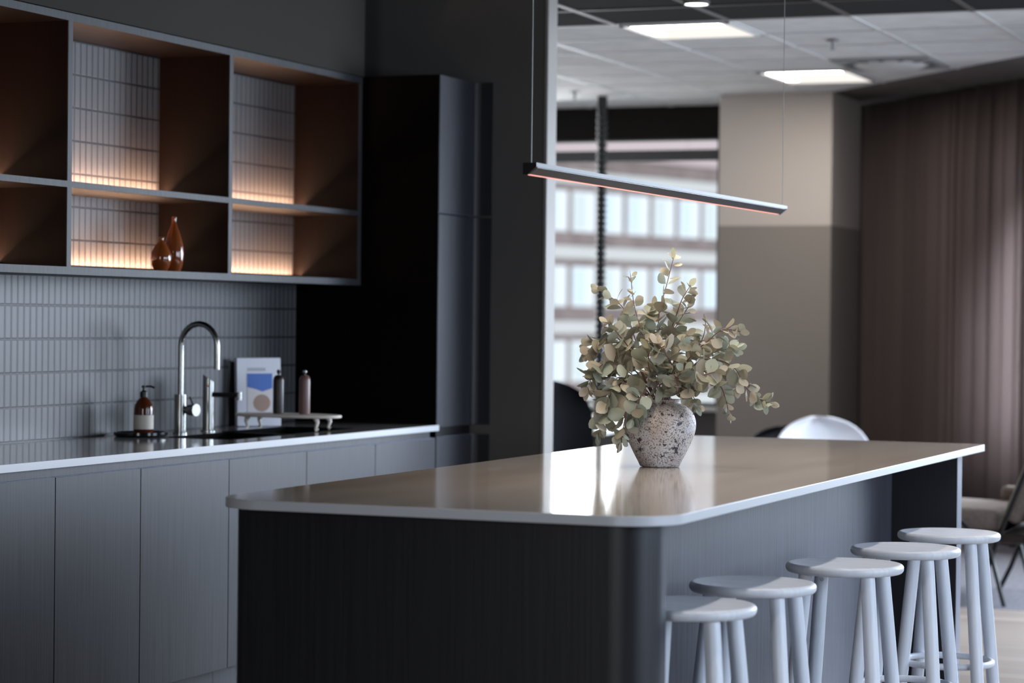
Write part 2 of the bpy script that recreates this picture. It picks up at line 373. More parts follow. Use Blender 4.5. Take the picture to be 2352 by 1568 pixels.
# ceiling grids
gridY = [2.30-0.6*k for k in range(1, 8)][::-1] + [2.30, 2.905, 3.51, 4.105, 4.70, 5.30, 5.90, 6.50, 7.10, 7.7]
bm = new()
def edge_x(y):
    t = (y-E0.y)/ED.y
    return 16.1 if y > 4.0 else on_e(t).x
for y in gridY:
    x1 = min(edge_x(y), 16.1)
    if x1 > XB: box(bm, XB, x1, y-0.012, y+0.012, ZC-0.005, ZC+0.002)
k = 0
while XB+0.02+0.6*k < 16.0:
    x = XB+0.02+0.6*k; k += 1
    t = (x-E0.x)/ED.x; y0 = max(on_e(t).y, -3.1) if x < E0.x else 4.75
    box(bm, x-0.012, x+0.012, y0+0.02, 8.1, ZC-0.0042, ZC+0.002)
struct('trim_1', bm, M['cgrid'], smooth=False)
bm = new()
for y in gridY:
    if y < 8: box(bm, 5.0, XB-0.01, y-0.014, y+0.014, ZC-0.006, ZC+0.002)
x = XB-0.56
while x > 5: box(bm, x-0.012, x+0.012, -3.1, 8.0, ZC-0.0052, ZC+0.002); x -= 0.6
struct('trim_2', bm, M['cgrid_dark'], smooth=False)

# kitchen wall and the dark end wall
struct('wall_left', B(-2.2, 10.01, 4.94, 5.10, 0, ZC), [M['wall_dark']])
bm = new(); box(bm, 5.2, 9.585, 4.928, 4.939, 0.90, 2.385); struct('trim_3', bm, M['tiles'], smooth=False)
bm = new(); box(bm, 4.2, 9.60, 4.61, 4.94, 2.418, ZC); struct('trim_4', bm, M['bulkhead'])
struct('wall_end', B(10.01, 10.11, 3.918, 8.2, 0, ZC), M['wall_end'])
struct('trim_5', B(10.006, 10.118, 3.903, 3.918, 0, ZC), M['trim'], bevel=0.002)
struct('wall_back', B(-2.3, -2.2, -3.2, 8.2, 0, ZC), M['wall_dark'])
struct('wall_side', B(10.11, 16.2, 8.2, 8.3, 0, ZC), M['wall_grey'])
# right-hand wall with three windows
bm = new(); xs = [-2.2, 3.7, 6.1, 7.0, 9.4, 10.4, 12.8, 13.2]
for a, b in zip(xs[::2], xs[1::2]): box(bm, a, b, -3.3, -3.2, 0, ZC)
for a, b in zip(xs[1::2], xs[2::2]): box(bm, a, b, -3.3, -3.2, 0, 0.8); box(bm, a, b, -3.3, -3.2, 2.45, ZC)
struct('wall_right', bm, M['wall_grey'])
for i, (a, b) in enumerate(zip(xs[1::2], xs[2::2])):
    bm = new()
    for q in ((a, a+0.06, 0.8, 2.45), (b-0.06, b, 0.8, 2.45), (a, b, 0.8, 0.86), (a, b, 2.39, 2.45), ((a+b)/2-0.03, (a+b)/2+0.03, 0.8, 2.45)):
        box(bm, q[0], q[1], -3.29, -3.21, q[2], q[3])
    wf = struct('window_%d' % (i+3), bm, M['frame'], smooth=False)
    obj('pane', B(a+0.05, b-0.05, -3.255, -3.245, 0.85, 2.40), M['glass'], wf)
# far window wall
XW = 15.97; ZS, ZT = 0.765, 2.622
bm = new()
box(bm, XW, XW+0.25, 4.72, 8.2, 0, ZS-0.03); box(bm, XW, XW+0.25, 7.7, 8.2, ZS-0.03, ZT); box(bm, XW, XW+0.25, 4.60, 4.955, ZS-0.03, ZT)
struct('wall_window', bm, M['wall_grey'])
struct('trim_6', B(XW-0.02, XW+0.25, 4.60, 8.2, ZT, ZC), M['beam'])
bm = new()
for q in ((4.955, 4.975, ZS, ZT), (7.68, 7.7, ZS, ZT), (4.955, 7.7, ZT-0.012, ZT), (4.955, 7.7, 2.470, 2.546), (4.955, 7.7, ZS, ZS+0.03), (7.0, 7.06, ZS, ZT)):
    box(bm, XW+0.02, XW+0.09, *q)
wf = struct('window_1', bm, M['frame'], smooth=False)
obj('pane', B(XW+0.05, XW+0.056, 4.96, 7.69, ZS+0.02, ZT-0.005), M['glass'], wf)
o = obj('window_sill', B(XW-0.06, XW+0.24, 4.74, 8.18, ZS-0.03, ZS), M['white'], wf, bevel=0.004)
# column
struct('wall_column', B(15.20, 15.96, 3.962, 4.718, 0, ZC), M['column'])
# diagonal wall behind the curtain with its window
C0 = Vector((16.28, 4.06)); CD = Vector((14.70-16.33, 2.65-4.06)).normalized(); CN = Vector((-CD.y, CD.x))
if CN.dot(Vector((1, -1))) < 0: CN = -CN
def cpt(t, off=0.0): p = C0 + CD*t + CN*off; return (p.x, p.y)
def cbox(bm, t0, t1, o0, o1, z0, z1): prism(bm, [cpt(t0, o0), cpt(t1, o0), cpt(t1, o1), cpt(t0, o1)], z0, z1)
bm = new()
cbox(bm, -0.6, 1.40, 0.30, 0.42, 0, ZC); cbox(bm, 1.40, 7.2, 0.30, 0.42, 0, 0.70); cbox(bm, 1.40, 7.2, 0.30, 0.42, 2.42, ZC); cbox(bm, 7.2, 9.2, 0.30, 0.42, 0, ZC)
struct('wall_diagonal', bm, M['wall_grey'])
bm = new()
for q in ((1.40, 1.45, 0.70, 2.42), (7.14, 7.2, 0.70, 2.42), (1.40, 7.2, 0.70, 0.75), (1.40, 7.2, 2.36, 2.42), (4.2, 4.26, 0.70, 2.42)): cbox(bm, q[0], q[1], 0.33, 0.39, q[2], q[3])
wf = struct('window_2', bm, M['frame'], smooth=False)
bm = new(); cbox(bm, 1.43, 7.16, 0.355, 0.362, 0.74, 2.38); obj('pane', bm, M['glass'], wf)
# curtain
bm = new(); N = 760; T0, T1 = -0.15, 2.60
rows = [0.012, 0.5, 1.4, 2.3, ZC-0.012]; grid = []
for j, z in enumerate(rows):
    row = []
    for i in range(N+1):
        t = T0 + (T1-T0)*i/N
        ph = t*2*pi/0.135 + 1.1*sin(t*5.1) + 0.8*sin(t*13+1)
        amp = 0.075*(0.75+0.35*sin(t*8.3+0.5)) * (1.0 if j < 4 else 0.75)
        p = cpt(t + 0.012*sin(2*ph), amp*sin(ph + 0.15*z))
        row.append(bm.verts.new((p[0], p[1], z)))
    grid.append(row)
for j in range(len(rows)-1):
    for i in range(N): bm.faces.new((grid[j][i], grid[j][i+1], grid[j+1][i+1], grid[j+1][i]))
cu = obj('curtain', bm, M['curtain']); tag(cu, 'long brown pleated sheer curtain hanging from ceiling along the diagonal wall', 'curtain')
sm = cu.modifiers.new('solid', 'SOLIDIFY'); sm.thickness = 0.002

# ------------------------------------------------------------------ ceiling fittings
def troffer(x0, x1, y0, y1, label):
    t = thing('ceiling_light', label, 'ceiling light', ((x0+x1)/2, (y0+y1)/2, ZC-0.012), group='recessed square ceiling lights')
    bm = new()
    for q in ((x0, x1, y0, y0+0.02), (x0, x1, y1-0.02, y1), (x0, x0+0.02, y0, y1), (x1-0.02, x1, y0, y1)): box(bm, *q, ZC-0.012, ZC-0.001)
    obj('frame', bm, M['cgrid'], t)
    obj('diffuser', B(x0+0.02, x1-0.02, y0+0.02, y1-0.02, ZC-0.008, ZC-0.003), M['diffuser'], t)
    obj('light_tube', B(x0+0.03, x0+0.13, y0+0.06, y1-0.05, ZC-0.011, ZC-0.008), M['tube'], t)
    obj('light_tube', B(x0+0.03, x1-0.2, y1-0.12, y1-0.05, ZC-0.0108, ZC-0.0078), M['tube'], t)
    l = bpy.data.lights.new('troffer_glow', 'AREA'); l.size = 0.5; l.energy = 11; l.color = (1.0, 0.93, 0.86)
    lo = bpy.data.objects.new('troffer_glow', l); col.objects.link(lo); lo.parent = t; lo.location = (0, 0, -0.004)
    return t
troffer(11.475, 12.08, 3.525, 4.095, 'square lit ceiling light beside the dark mesh ceiling, nearer of two')
troffer(13.86, 14.58, 3.525, 4.08, 'square lit ceiling light near the beige column, farther of two')
t = thing('ceiling_vent', 'square grey air diffuser with round swirl face in pale ceiling', 'air vent', (13.62, 3.21, ZC-0.02))
obj('vent_plate', B(13.33, 13.91, 2.93, 3.49, ZC-0.012, ZC-0.001), M['plate'], t)
bm = new(); lathe(bm, [(0.0, ZC-0.030), (0.18, ZC-0.028), (0.21, ZC-0.012)], 32, (13.62, 3.21, 0)); obj('vent_disc', bm, M['cgrid'], t)
for k in range(14):
    a = 2*pi*k/14
    bm = new(); box(bm, 0.215, 0.27, -0.014, 0.014, ZC-0.016, ZC-0.012, TM((13.62, 3.21, 0), a)); obj('vent_slot', bm, M['slot'], t, smooth=False)
for p, lab, mm in (((12.385, 3.23), 'small grey ceiling sprinkler between the lit ceiling lights and the air vent', M['plate']),
               ((14.761, 5.569), 'small grey ceiling sprinkler near the black cable spine', M['plate']),
               ((14.72, 3.17), 'small brown ceiling sprinkler on the brown soffit before the curtain', M['soffit'])):
    t = thing('sprinkler', lab, 'sprinkler', (p[0], p[1], ZC-0.06))
    bm = new(); lathe(bm, [(0.035, ZC-0.010), (0.035, ZC-0.006), (0.012, ZC-0.002)], 16, (*p, 0)); obj('escutcheon', bm, mm, t)
    bm = new(); lathe(bm, [(0.016, ZC-0.056), (0.016, ZC-0.052), (0.007, ZC-0.048), (0.009, ZC-0.01)], 14, (*p, 0)); obj('sprinkler_head', bm, mm, t)
def downlight(x, y, lab, power, grp):
    t = thing('downlight', lab, 'downlight', (x, y, ZC-0.03), group=grp)
    bm = new(); lathe(bm, [(0.055, ZC-0.02), (0.062, ZC-0.02), (0.062, ZC-0.004), (0.055, ZC-0.004)], 24, (x, y, 0), close=False); obj('bezel', bm, M['cgrid_dark'], t)
    bm = new(); lathe(bm, [(0.0, ZC-0.018), (0.054, ZC-0.018), (0.054, ZC-0.006)], 24, (x, y, 0)); obj('lens', bm, M['downlight'], t)
    l = bpy.data.lights.new('downlight_beam', 'SPOT'); l.energy = power; l.color = (1.0, 0.92, 0.86); l.spot_size = radians(84); l.spot_blend = 0.8; l.shadow_soft_size = 0.06
    lo = bpy.data.objects.new('downlight_beam', l); col.objects.link(lo); lo.parent = t; lo.location = (0, 0, 0.005)
downlight(10.70, 3.44, 'small round lit downlight set in the dark mesh ceiling beside the bright ceiling light', 14, None)
for x in (5.6, 6.9, 8.2, 9.5):
    downlight(x, 1.50, 'round downlight in the row in the dark mesh ceiling above the bar stools', 68, 'downlights above the bar stools')

# ------------------------------------------------------------------ island
IX0, IX1, IY0, IY1 = 5.425, 9.355, 1.808, 3.043
t = thing('kitchen_island', 'dark blue veneer kitchen island body with rounded end panels under the stone slab', 'kitchen island', (7.4, 2.42, 0))
bm = new(); prism(bm, rrect(5.472, 5.605, 1.862, 2.985, (0.105, 0.0, 0.0, 0.03), 12), 0.0, 0.875); obj('end_panel', bm, M['veneer'], t)
bm = new(); prism(bm, rrect(9.06, 9.17, 1.862, 2.985, (0.0, 0.03, 0.03, 0.0), 8), 0.0, 0.875); obj('end_panel', bm, M['veneer'], t)
obj('back_panel', B(5.60, 9.06, 2.112, 2.132, 0.0, 0.875), M['veneer'], t)
obj('carcass', B(5.60, 9.06, 2.132, 2.955, 0.08, 0.875), M['edgeband'], t)
n = 5; wdt = (9.06-5.60)/n
for k in range(n):
    obj('door', B(5.60+k*wdt+0.002, 5.60+(k+1)*wdt-0.002, 2.957, 2.977, 0.09, 0.872), M['veneer'], t, bevel=0.001)
obj('plinth', B(5.62, 9.04, 2.90, 2.92, 0.0, 0.08), M['black'], t)
def slab(name, pts, z0, z1, top, edge, label, cat):
    bm = new(); prism(bm, pts, z0, z1)
    for fc in bm.faces: fc.material_index = 0 if fc.normal.z > 0.9 else 1
    bmesh.ops.recalc_face_normals(bm, faces=bm.faces)
    for fc in bm.faces: fc.material_index = 0 if fc.normal.z > 0.9 else 1
    o = obj(name, bm, [top, edge], bevel=0.002, segs=2); return tag(o, label, cat)
slab('island_worktop', rrect(IX0, IX1, IY0, IY1, (0.145, 0.06, 0.10, 0.145), 16), 0.875, 0.90, M['stone'], M['stone_edge'], 'long polished beige grey stone slab with rounded corners on the dark island', 'worktop')

# ------------------------------------------------------------------ stools
def make_stool():
    t = thing('bar_stool', '', 'bar stool', (0, 0, 0), group='bar stools along the island')
    bm = new(); R_ = 0.175; prof = [(0, 0.622), (0.150, 0.622)]
    for i in range(9):
        a = -pi/2 + pi*0.5*i/8; prof.append((R_-0.014+0.014*cos(a), 0.636+0.014*sin(a)))
    for i in range(1, 9):
        a = pi*0.5*i/8; prof.append((R_-0.012+0.012*cos(a), 0.638+0.012*sin(a)))
    prof += [(0.155, 0.6485), (0.13, 0.6465), (0.09, 0.6447), (0.04, 0.6440), (0, 0.6438)]
    lathe(bm, prof, 72); obj('seat', bm, M['stooltop'], t, local=True)
    for sx, sy in ((-1, -1), (1, -1), (1, 1), (-1, 1)):
        bm = new(); p = []; rr = []
        for i in range(9):
            z = 0.624*(1-i/8); a = 0.093 + (0.624-z)*0.079
            p.append((sx*a, sy*a, z)); rr.append(0.0208 + 0.0012*sin(pi*i/8))
        tube(bm, p, rr, 24); obj('leg', bm, M['stoolpaint'], t, local=True)
    bm = new(); tube(bm, [(0.150*cos(2*pi*i/48), 0.150*sin(2*pi*i/48), 0.205) for i in range(48)], 0.0112, 14, closed=True)
    obj('footring', bm, M['stoolpaint'], t, local=True)
    return t
stool = make_stool()
spots = [(5.85, 1.885, 'pale grey round bar stool nearest the camera, half hidden by the island end', 0),
         (6.413, 1.880, 'pale grey round bar stool second nearest, tucked closest to the island', 1),
         (7.045, 1.782, 'pale grey round bar stool in the middle of the five', 0),
         (7.645, 1.735, 'pale grey round bar stool second from the far end of island', -1),
         (8.262, 1.725, 'pale grey round bar stool farthest from camera, beside island far end panel', 0)]
stools = []
for i, (x, y, lab, a) in enumerate(spots):
    s = stool if i == 0 else copy_tree(stool)
    s.location = (x, y, 0); s.rotation_euler.z = radians(a); s['label'] = lab; stools.append(s)
# small round maker's mark on a rear leg of the middle stool
leg = [c for c in kids(stools[2]) if c.name.startswith('leg')][2]
bm = new()
q = Matrix.Translation((0.0955, 0.0955, 0.592)) @ Matrix.Rotation(radians(18), 4, 'Z')
def mk(y, z): return q @ Vector((-0.0212 + abs(y)*0.25, -y, z))
tube(bm, [mk(0.0052*cos(a*pi/10), 0.0085*sin(a*pi/10)) for a in range(20)], 0.0006, 5, closed=True)
D = [(-0.002, -0.0045), (-0.002, 0.0045), (0.0005, 0.0043), (0.0022, 0.002), (0.0024, 0), (0.0022, -0.002), (0.0005, -0.0043)]
tube(bm, [mk(a, b) for a, b in D], 0.0005, 5, closed=True)
o = obj('maker_mark', bm, M['slot'], leg, local=True)

# ------------------------------------------------------------------ kitchen run
YF = 4.25
gaps = [5.985, 6.606, 7.133, 7.752, 8.372, 8.992, 9.600]
names = ['dark blue base cabinet cut by the left edge of the photo',
         'narrow dark blue base cabinet left of and below the brown soap bottle',
         'dark blue base cabinet directly below the tall swan neck tap',
         'dark blue base cabinet below the white cook book, behind the island corner',
         'dark blue base cabinet right of the serving board, second from the tall grey cupboard',
         'dark blue base cabinet directly beside the tall grey cupboard']
for i, (a, b) in enumerate(zip(gaps, gaps[1:])):
    t = thing('base_cabinet', names[i], 'cabinet', ((a+b)/2, 4.6, 0), group='base cabinets of the kitchen run')
    bm = new()
    for q in ((a, a+.016, YF+.022, 4.925, .085, .845), (b-.016, b, YF+.022, 4.925, .085, .845), (a+.016, b-.016, YF+.022, 4.925, .085, .101), (a+.016, b-.016, 4.915, 4.925, .101, .845)): box(bm, *q)
    obj('body', bm, M['edgeband'], t, smooth=False)
    obj('door', B(a+0.0018, b-0.0018, YF, YF+0.019, 0.085, 0.843), M['veneer'], t, bevel=0.0012)
    obj('top_rail', B(a, b if i < 5 else 9.555, YF+0.008, YF+0.028, 0.845, 0.875), M['veneer'], t)
    obj('plinth', B(a+(0.001), b-0.001, 4.31, 4.328, 0.0, 0.084), M['veneer'], t)
# worktop with two sink cut-outs
b1 = (8.02, 8.47, 4.385, 4.66); b2 = (8.52, 9.06, 4.385, 4.70)
xs_ = [5.98, b1[0], b1[1], b2[0], b2[1], 9.603]; ys_ = [4.235, 4.385, 4.66, 4.70, 4.927]
bm = new()
G = {}
def gv(i, j, z):
    k_ = (i, j, z)
    if k_ not in G: G[k_] = bm.verts.new((xs_[i], ys_[j], z))
    return G[k_]
def hole(i, j): return (i == 1 and j == 1) or (i == 3 and j in (1, 2))
nx, ny = len(xs_)-1, len(ys_)-1
for i in range(nx):
    for j in range(ny):
        if hole(i, j): continue
        fc = bm.faces.new((gv(i, j, .9), gv(i+1, j, .9), gv(i+1, j+1, .9), gv(i, j+1, .9))); fc.material_index = 0
        fc = bm.faces.new((gv(i, j+1, .875), gv(i+1, j+1, .875), gv(i+1, j, .875), gv(i, j, .875))); fc.material_index = 1
        for di, dj, e in ((-1, 0, ((i, j+1), (i, j))), (1, 0, ((i+1, j), (i+1, j+1))), (0, -1, ((i, j), (i+1, j))), (0, 1, ((i+1, j+1), (i, j+1)))):
            ii, jj = i+di, j+dj
            if ii < 0 or jj < 0 or ii >= nx or jj >= ny or hole(ii, jj):
                fc = bm.faces.new((gv(*e[0], .875), gv(*e[1], .875), gv(*e[1], .9), gv(*e[0], .9))); fc.material_index = 1 if (ii < 0 or jj < 0 or ii >= nx or jj >= ny) else 2
tag(obj('kitchen_worktop', bm, [M['stone_kitchen'], M['stone_edge'], M['sinkblack']], smooth=False), 'long thin grey stone worktop with pale edge on the dark base cabinets', 'worktop')
t = thing('sink', 'black undermounted double bowl sink cut into the kitchen worktop', 'sink', (8.55, 4.54, 0.70))
for (x0, x1, y0, y1) in (b1, b2):
    bm = new()
    for q in ((x0-.006, x1+.006, y0-.006, y1+.006, .715, .72), (x0-.006, x0, y0, y1, .72, .874), (x1, x1+.006, y0, y1, .72, .874), (x0-.006, x1+.006, y0-.006, y0, .72, .874), (x0-.006, x1+.006, y1, y1+.006, .72, .874)): box(bm, *q)
    obj('bowl', bm, M['sinkblack'], t, smooth=False)
    bm = new()
    for q in ((x0-.004, x1+.004, y0-.004, y0+.004), (x0-.004, x1+.004, y1-.004, y1+.004), (x0-.004, x0+.004, y0, y1), (x1-.004, x1+.004, y0, y1)): box(bm, *q, .9003, .9018)
    obj('rim', bm, M['sinkblack'], t, smooth=False)

# tall cupboard with a concave end
t = thing('tall_cabinet', 'tall grey cupboard at the end of the kitchen run with horizontal seams', 'cabinet', (9.88, 4.6, 0))
obj('body', B(9.612, 10.005, 4.272, 4.925, 0.085, 2.42), M['blackside'], t)
obj('side_panel', B(9.606, 9.61, 4.252, 4.93, 0.0, 2.42), M['blackside'], t)
def cove(z0, z1):
    bm = new(); pts = [(9.611, YF), (9.971, YF)]
    R_ = 0.032
    for i in range(1, 11):
        a = pi/2*i/10; pts.append((9.971 + R_*sin(a), YF - R_ + R_*cos(a)))
    x_e, y_e = pts[-1]
    pts += [(x_e, YF-0.085), (x_e+0.003, YF-0.085), (x_e+0.003, YF+0.02), (9.611, YF+0.02)]
    prism(bm, pts[::-1], z0, z1); return bm
obj('door', cove(1.822, 2.42), M['veneer'], t, bevel=0.001)
obj('door', cove(0.888, 1.815), M['veneer'], t, bevel=0.001)
obj('door', cove(0.085, 0.845), M['veneer'], t, bevel=0.001)
obj('grip_channel', B(9.615, 9.99, YF+0.006, YF+0.021, 0.845, 0.888), M['black'], t)
obj('plinth', B(9.612, 10.0, 4.31, 4.328, 0.0, 0.084), M['veneer'], t)

# open shelf unit: grey edged walnut boxes with lit backs
t = thing('wall_shelf_unit', 'long open wall shelf unit with grey edges and warm lit walnut boxes', 'shelf unit', (7.8, 4.77, 1.503))
SY = 4.61; th = 0.022
def board(nm, x0, x1, z0, z1):
    o = obj(nm, B(x0, x1, SY+0.004, 4.926, z0, z1), M['walnut'], t)
    obj('edge_band', B(x0, x1, SY, SY+0.004, z0, z1), M['edgeband'], o); return o
XS0, XS1 = 4.90, 9.585
board('bottom_board', XS0, XS1, 1.503, 1.530); board('top_board', XS0, XS1, 2.387, 2.414)
uprights = [4.90, 6.062, 7.224, 8.384, 9.555]
for x in uprights: board('upright', x, x+0.028, 1.530, 2.387)
for a, b in zip(uprights, uprights[1:]):
    board('shelf', a+0.028, b, 1.807, 1.829)
    for z in (1.530, 1.829):
        obj('led_cover', B(a+0.03, b-0.002, 4.882, 4.888, z, z+0.016), M['walnut'], t, smooth=False)
        led = obj('led_strip', B(a+0.04, b-0.012, 4.890, 4.906, z+0.0005, z+0.003), M['led_warm'], t)

# objects on the shelf
def amber(nm, lab, c, prof):
    bm = new(); lathe(bm, prof, 32, (c[0], c[1], 1.5305)); return tag(obj(nm, bm, M['ambervase']), lab, 'vase')
amber('glass_vase', 'small squat amber glass vase in lit shelf, in front of tall one', (8.035, 4.708),
      [(0.0, 0), (0.022, 0), (0.034, 0.02), (0.040, 0.045), (0.038, 0.07), (0.026, 0.095), (0.012, 0.112), (0.009, 0.122), (0.012, 0.132), (0.0, 0.136)])
amber('glass_vase', 'tall slender amber glass vase in lit shelf, behind squat one', (8.165, 4.728),
      [(0.0, 0), (0.026, 0), (0.036, 0.03), (0.040, 0.07), (0.036, 0.11), (0.024, 0.15), (0.012, 0.18), (0.008, 0.20), (0.010, 0.212), (0.0, 0.216)])

# ------------------------------------------------------------------ things on the kitchen worktop
ZT_ = 0.9
t = thing('tray', 'small round black tray under the brown soap bottle', 'tray', (8.02, 4.78, ZT_))
bm = new(); lathe(bm, [(0, 0.001), (0.096, 0.001), (0.104, 0.008), (0.104, 0.018), (0.099, 0.018), (0.095, 0.010), (0, 0.010)], 48, (8.02, 4.78, ZT_)); obj('dish', bm, M['blackgloss'], t)
c = (8.03, 4.775, ZT_+0.0105)
t = thing('soap_bottle', 'brown glass pump bottle with cream label on the round black tray', 'soap bottle', c)
bm = new(); lathe(bm, [(0, 0), (0.034, 0), (0.037, 0.006), (0.037, 0.095), (0.034, 0.112), (0.024, 0.128), (0.014, 0.137), (0.012, 0.148), (0, 0.148)], 36, c); obj('bottle_body', bm, M['amber'], t)
bm = new(); lathe(bm, [(0.0373, 0.018), (0.0377, 0.018), (0.0377, 0.072), (0.0373, 0.072)], 36, c, close=False); obj('label', bm, M['label'], t)
bm = new(); lathe(bm, [(0.0145, 0.140), (0.0145, 0.160), (0.009, 0.163), (0.005, 0.166), (0.005, 0.176), (0.009, 0.177), (0.009, 0.184), (0, 0.185)], 20, c)
tube(bm, [(c[0], c[1], c[2]+0.180), (c[0]+0.012, c[1]-0.022, c[2]+0.181), (c[0]+0.018, c[1]-0.036, c[2]+0.176)], 0.004, 8); obj('pump', bm, M['black'], t)

# main tap
c = Vector((8.284, 4.761, ZT_))
t = thing('kitchen_tap', 'tall steel swan neck kitchen tap with side lever', 'tap', c)
bm = new(); lathe(bm, [(0, 0), (0.029, 0), (0.029, 0.006), (0.024, 0.008), (0.024, 0.155), (0.0, 0.155)], 32, c); obj('tap_body', bm, M['steel'], t)
pts = [(c.x, c.y, c.z+z) for z in (0.15, 0.22, 0.30, 0.345)]
R_ = 0.080
for i in range(1, 17):
    a = pi*i/16; pts.append((c.x, c.y - R_ + R_*cos(a), c.z+0.345 + R_*1.08*sin(a)))
pts += [(c.x, c.y-2*R_, c.z+0.30), (c.x, c.y-2*R_, c.z+0.255)]
bm = new(); tube(bm, pts, 0.0115, 18); obj('spout', bm, M['steel'], t)
bm = new(); tube(bm, [(c.x, c.y-0.018, c.z+0.095), (c.x-0.005, c.y-0.045, c.z+0.095), (c.x-0.012, c.y-0.078, c.z+0.095)], [0.012, 0.022, 0.024], 24); lv = obj('lever_body', bm, M['steel'], t)
bm = new(); tube(bm, [(c.x-0.006, c.y-0.062, c.z+0.112), (c.x-0.006, c.y-0.045, c.z+0.145)], 0.0035, 10); obj('lever', bm, M['steel'], lv)
# boiling water tap
c = Vector((8.533, 4.776, ZT_))
t = thing('hot_water_tap', 'short steel column tap with slanted top and straight spout', 'tap', c)
bm = new(); lathe(bm, [(0, 0), (0.030, 0), (0.030, 0.005), (0.0235, 0.007), (0.0235, 0.235), (0.0, 0.235)], 32, c)
for v in bm.verts:
    if v.co.z > c.z+0.2: v.co.z = c.z + 0.213 - (v.co.x-c.x)*0.3 + (v.co.y-c.y)*0.6
tb = obj('tap_body', bm, M['steel'], t)
bm = new(); tube(bm, [(c.x, c.y-0.02, c.z+0.148), (c.x, c.y-0.132, c.z+0.148)], 0.0095, 16); sp_ = obj('spout', bm, M['black'], t)
bm = new(); lathe(bm, [(0, 0.128), (0.011, 0.128), (0.011, 0.160), (0, 0.160)], 20, (c.x, c.y-0.14, c.z)); obj('nozzle', bm, M['steel'], t)
bm = new(); tube(bm, [(c.x-0.0225, c.y-0.010, c.z+0.182), (c.x-0.0242, c.y-0.0108, c.z+0.182)], 0.0035, 10); obj('indicator', bm, M['red'], t)

# cook book, dark board
yb = radians(-41)
t = thing('cook_book', 'white cook book with blue and brown cover picture standing upright', 'book', (9.03, 4.815, ZT_), 0)
t.rotation_euler = (radians(-3), 0, yb)
def LB(*a): bm = new(); box(bm, *a); return bm
obj('cover', LB(-0.098, 0.098, -0.014, 0.014, 0.001, 0.288), M['bookwhite'], t, local=True, bevel=0.002)
obj('pages', LB(-0.095, 0.099, -0.011, 0.011, 0.004, 0.285), M['label'], t, local=True)
pc = obj('cover_picture', LB(-0.052, 0.060, -0.0152, -0.0145, 0.052, 0.222), M['bookcream'], t, local=True)
bm = new(); prism(bm, [(-0.052, 0.222), (-0.052, 0.165), (-0.02, 0.158), (0.015, 0.146), (0.060, 0.160), (0.060, 0.222)][::-1], 0, 0.0004)
bmesh.ops.transform(bm, matrix=Matrix.Translation((0, -0.0153, 0)) @ Matrix.Rotation(pi/2, 4, 'X'), verts=bm.verts); obj('printed_sky', bm, M['bookblue'], pc, local=True)
bm = new(); lathe(bm, [(0, 0), (0.036, 0), (0.036, 0.0004), (0, 0.0004)], 28)
for v in bm.verts: v.co.x *= 1.05
bmesh.ops.transform(bm, matrix=Matrix.Translation((0.012, -0.0154, 0.098)) @ Matrix.Rotation(pi/2, 4, 'X'), verts=bm.verts); obj('printed_dish', bm, M['bookbrown'], pc, local=True)
obj('printed_title', LB(-0.050, 0.030, -0.0152, -0.0145, 0.232, 0.246), M['bookgrey'], t, local=True)
t2 = thing('black_board', 'upright black board standing behind the white cook book', 'board', (9.045, 4.875, ZT_), yb)
obj('panel', LB(-0.145, 0.02, -0.006, 0.006, 0.001, 0.272), M['black'], t2, local=True, bevel=0.004)

# footed serving board with two mills
bc = Vector((8.80, 4.555, ZT_+0.002))
t = thing('serving_board', 'pale oval footed serving board spanning the sink', 'serving board', bc, 0)
bm = new(); pts = []
for i in range(48):
    a = 2*pi*i/48; pts.append((0.115*cos(a), 0.236*math.copysign(abs(sin(a))**0.8, sin(a))))
prism(bm, pts, 0.052, 0.064); obj('board_top', bm, M['board'], t, local=True, bevel=0.005)
for sx in (-1, 1):
    for sy in (-1, 1):
        bm = new(); tube(bm, [(sx*0.055, sy*0.155, 0.053), (sx*0.058, sy*0.163, 0.035), (sx*0.056, sy*0.155, 0.012), (sx*0.060, sy*0.162, 0.006)], [0.013, 0.008, 0.006, 0.009], 10); obj('foot', bm, M['board'], t, local=True)
def mill(lab, loc, mm, knob, h):
    t = thing('pepper_mill', lab, 'pepper mill', loc, group='mills on the serving board')
    bm = new(); lathe(bm, [(0, 0), (0.022, 0), (0.0225, 0.004), (0.0225, h-0.022), (0.020, h-0.010), (0.013, h-0.002), (0, h)], 28); obj('mill_body', bm, mm, t, local=True)
    bm = new(); lathe(bm, [(0, h), (0.004, h), (0.0045, h+0.005), (0.008, h+0.010), (0.0085, h+0.015), (0.005, h+0.021), (0, h+0.022)], 16); obj('knob', bm, knob, t, local=True)
    return t
mill('slim dark brown mill in front of the white book cover', (8.80, 4.600, ZT_+0.0668), M['mill_dark'], M['mill_dark'], 0.158)
mill('slim reddish brown mill with silver knob, right of the white book', (8.80, 4.480, ZT_+0.0668), M['mill_brown'], M['steel'], 0.160)

# ------------------------------------------------------------------ pendant lamp
PX0, PX1, PY, PZ = 6.10, 8.605, 2.43, 1.790
t = thing('linear_pendant_lamp', 'long thin grey aluminium bar lamp hung over the island on two cables', 'pendant lamp', ((PX0+PX1)/2, PY, PZ-0.03))
bm = new(); extrude_x(bm, [(PY-0.022, PZ), (PY+0.018, PZ), (PY+0.018, PZ-0.030), (PY+0.014, PZ-0.030), (PY+0.014, PZ-0.004), (PY-0.018, PZ-0.004), (PY-0.018, PZ-0.011), (PY-0.022, PZ-0.011)], PX0, PX1); obj('profile', bm, M['alu'], t)
bm = new(); extrude_x(bm, [(PY-0.0175, PZ-0.0045), (PY+0.0135, PZ-0.0045), (PY+0.0135, PZ-0.030), (PY+0.004, PZ-0.030), (PY-0.0175, PZ-0.013)], PX0+0.012, PX1-0.008); obj('reflector', bm, M['alu_dark'], t)
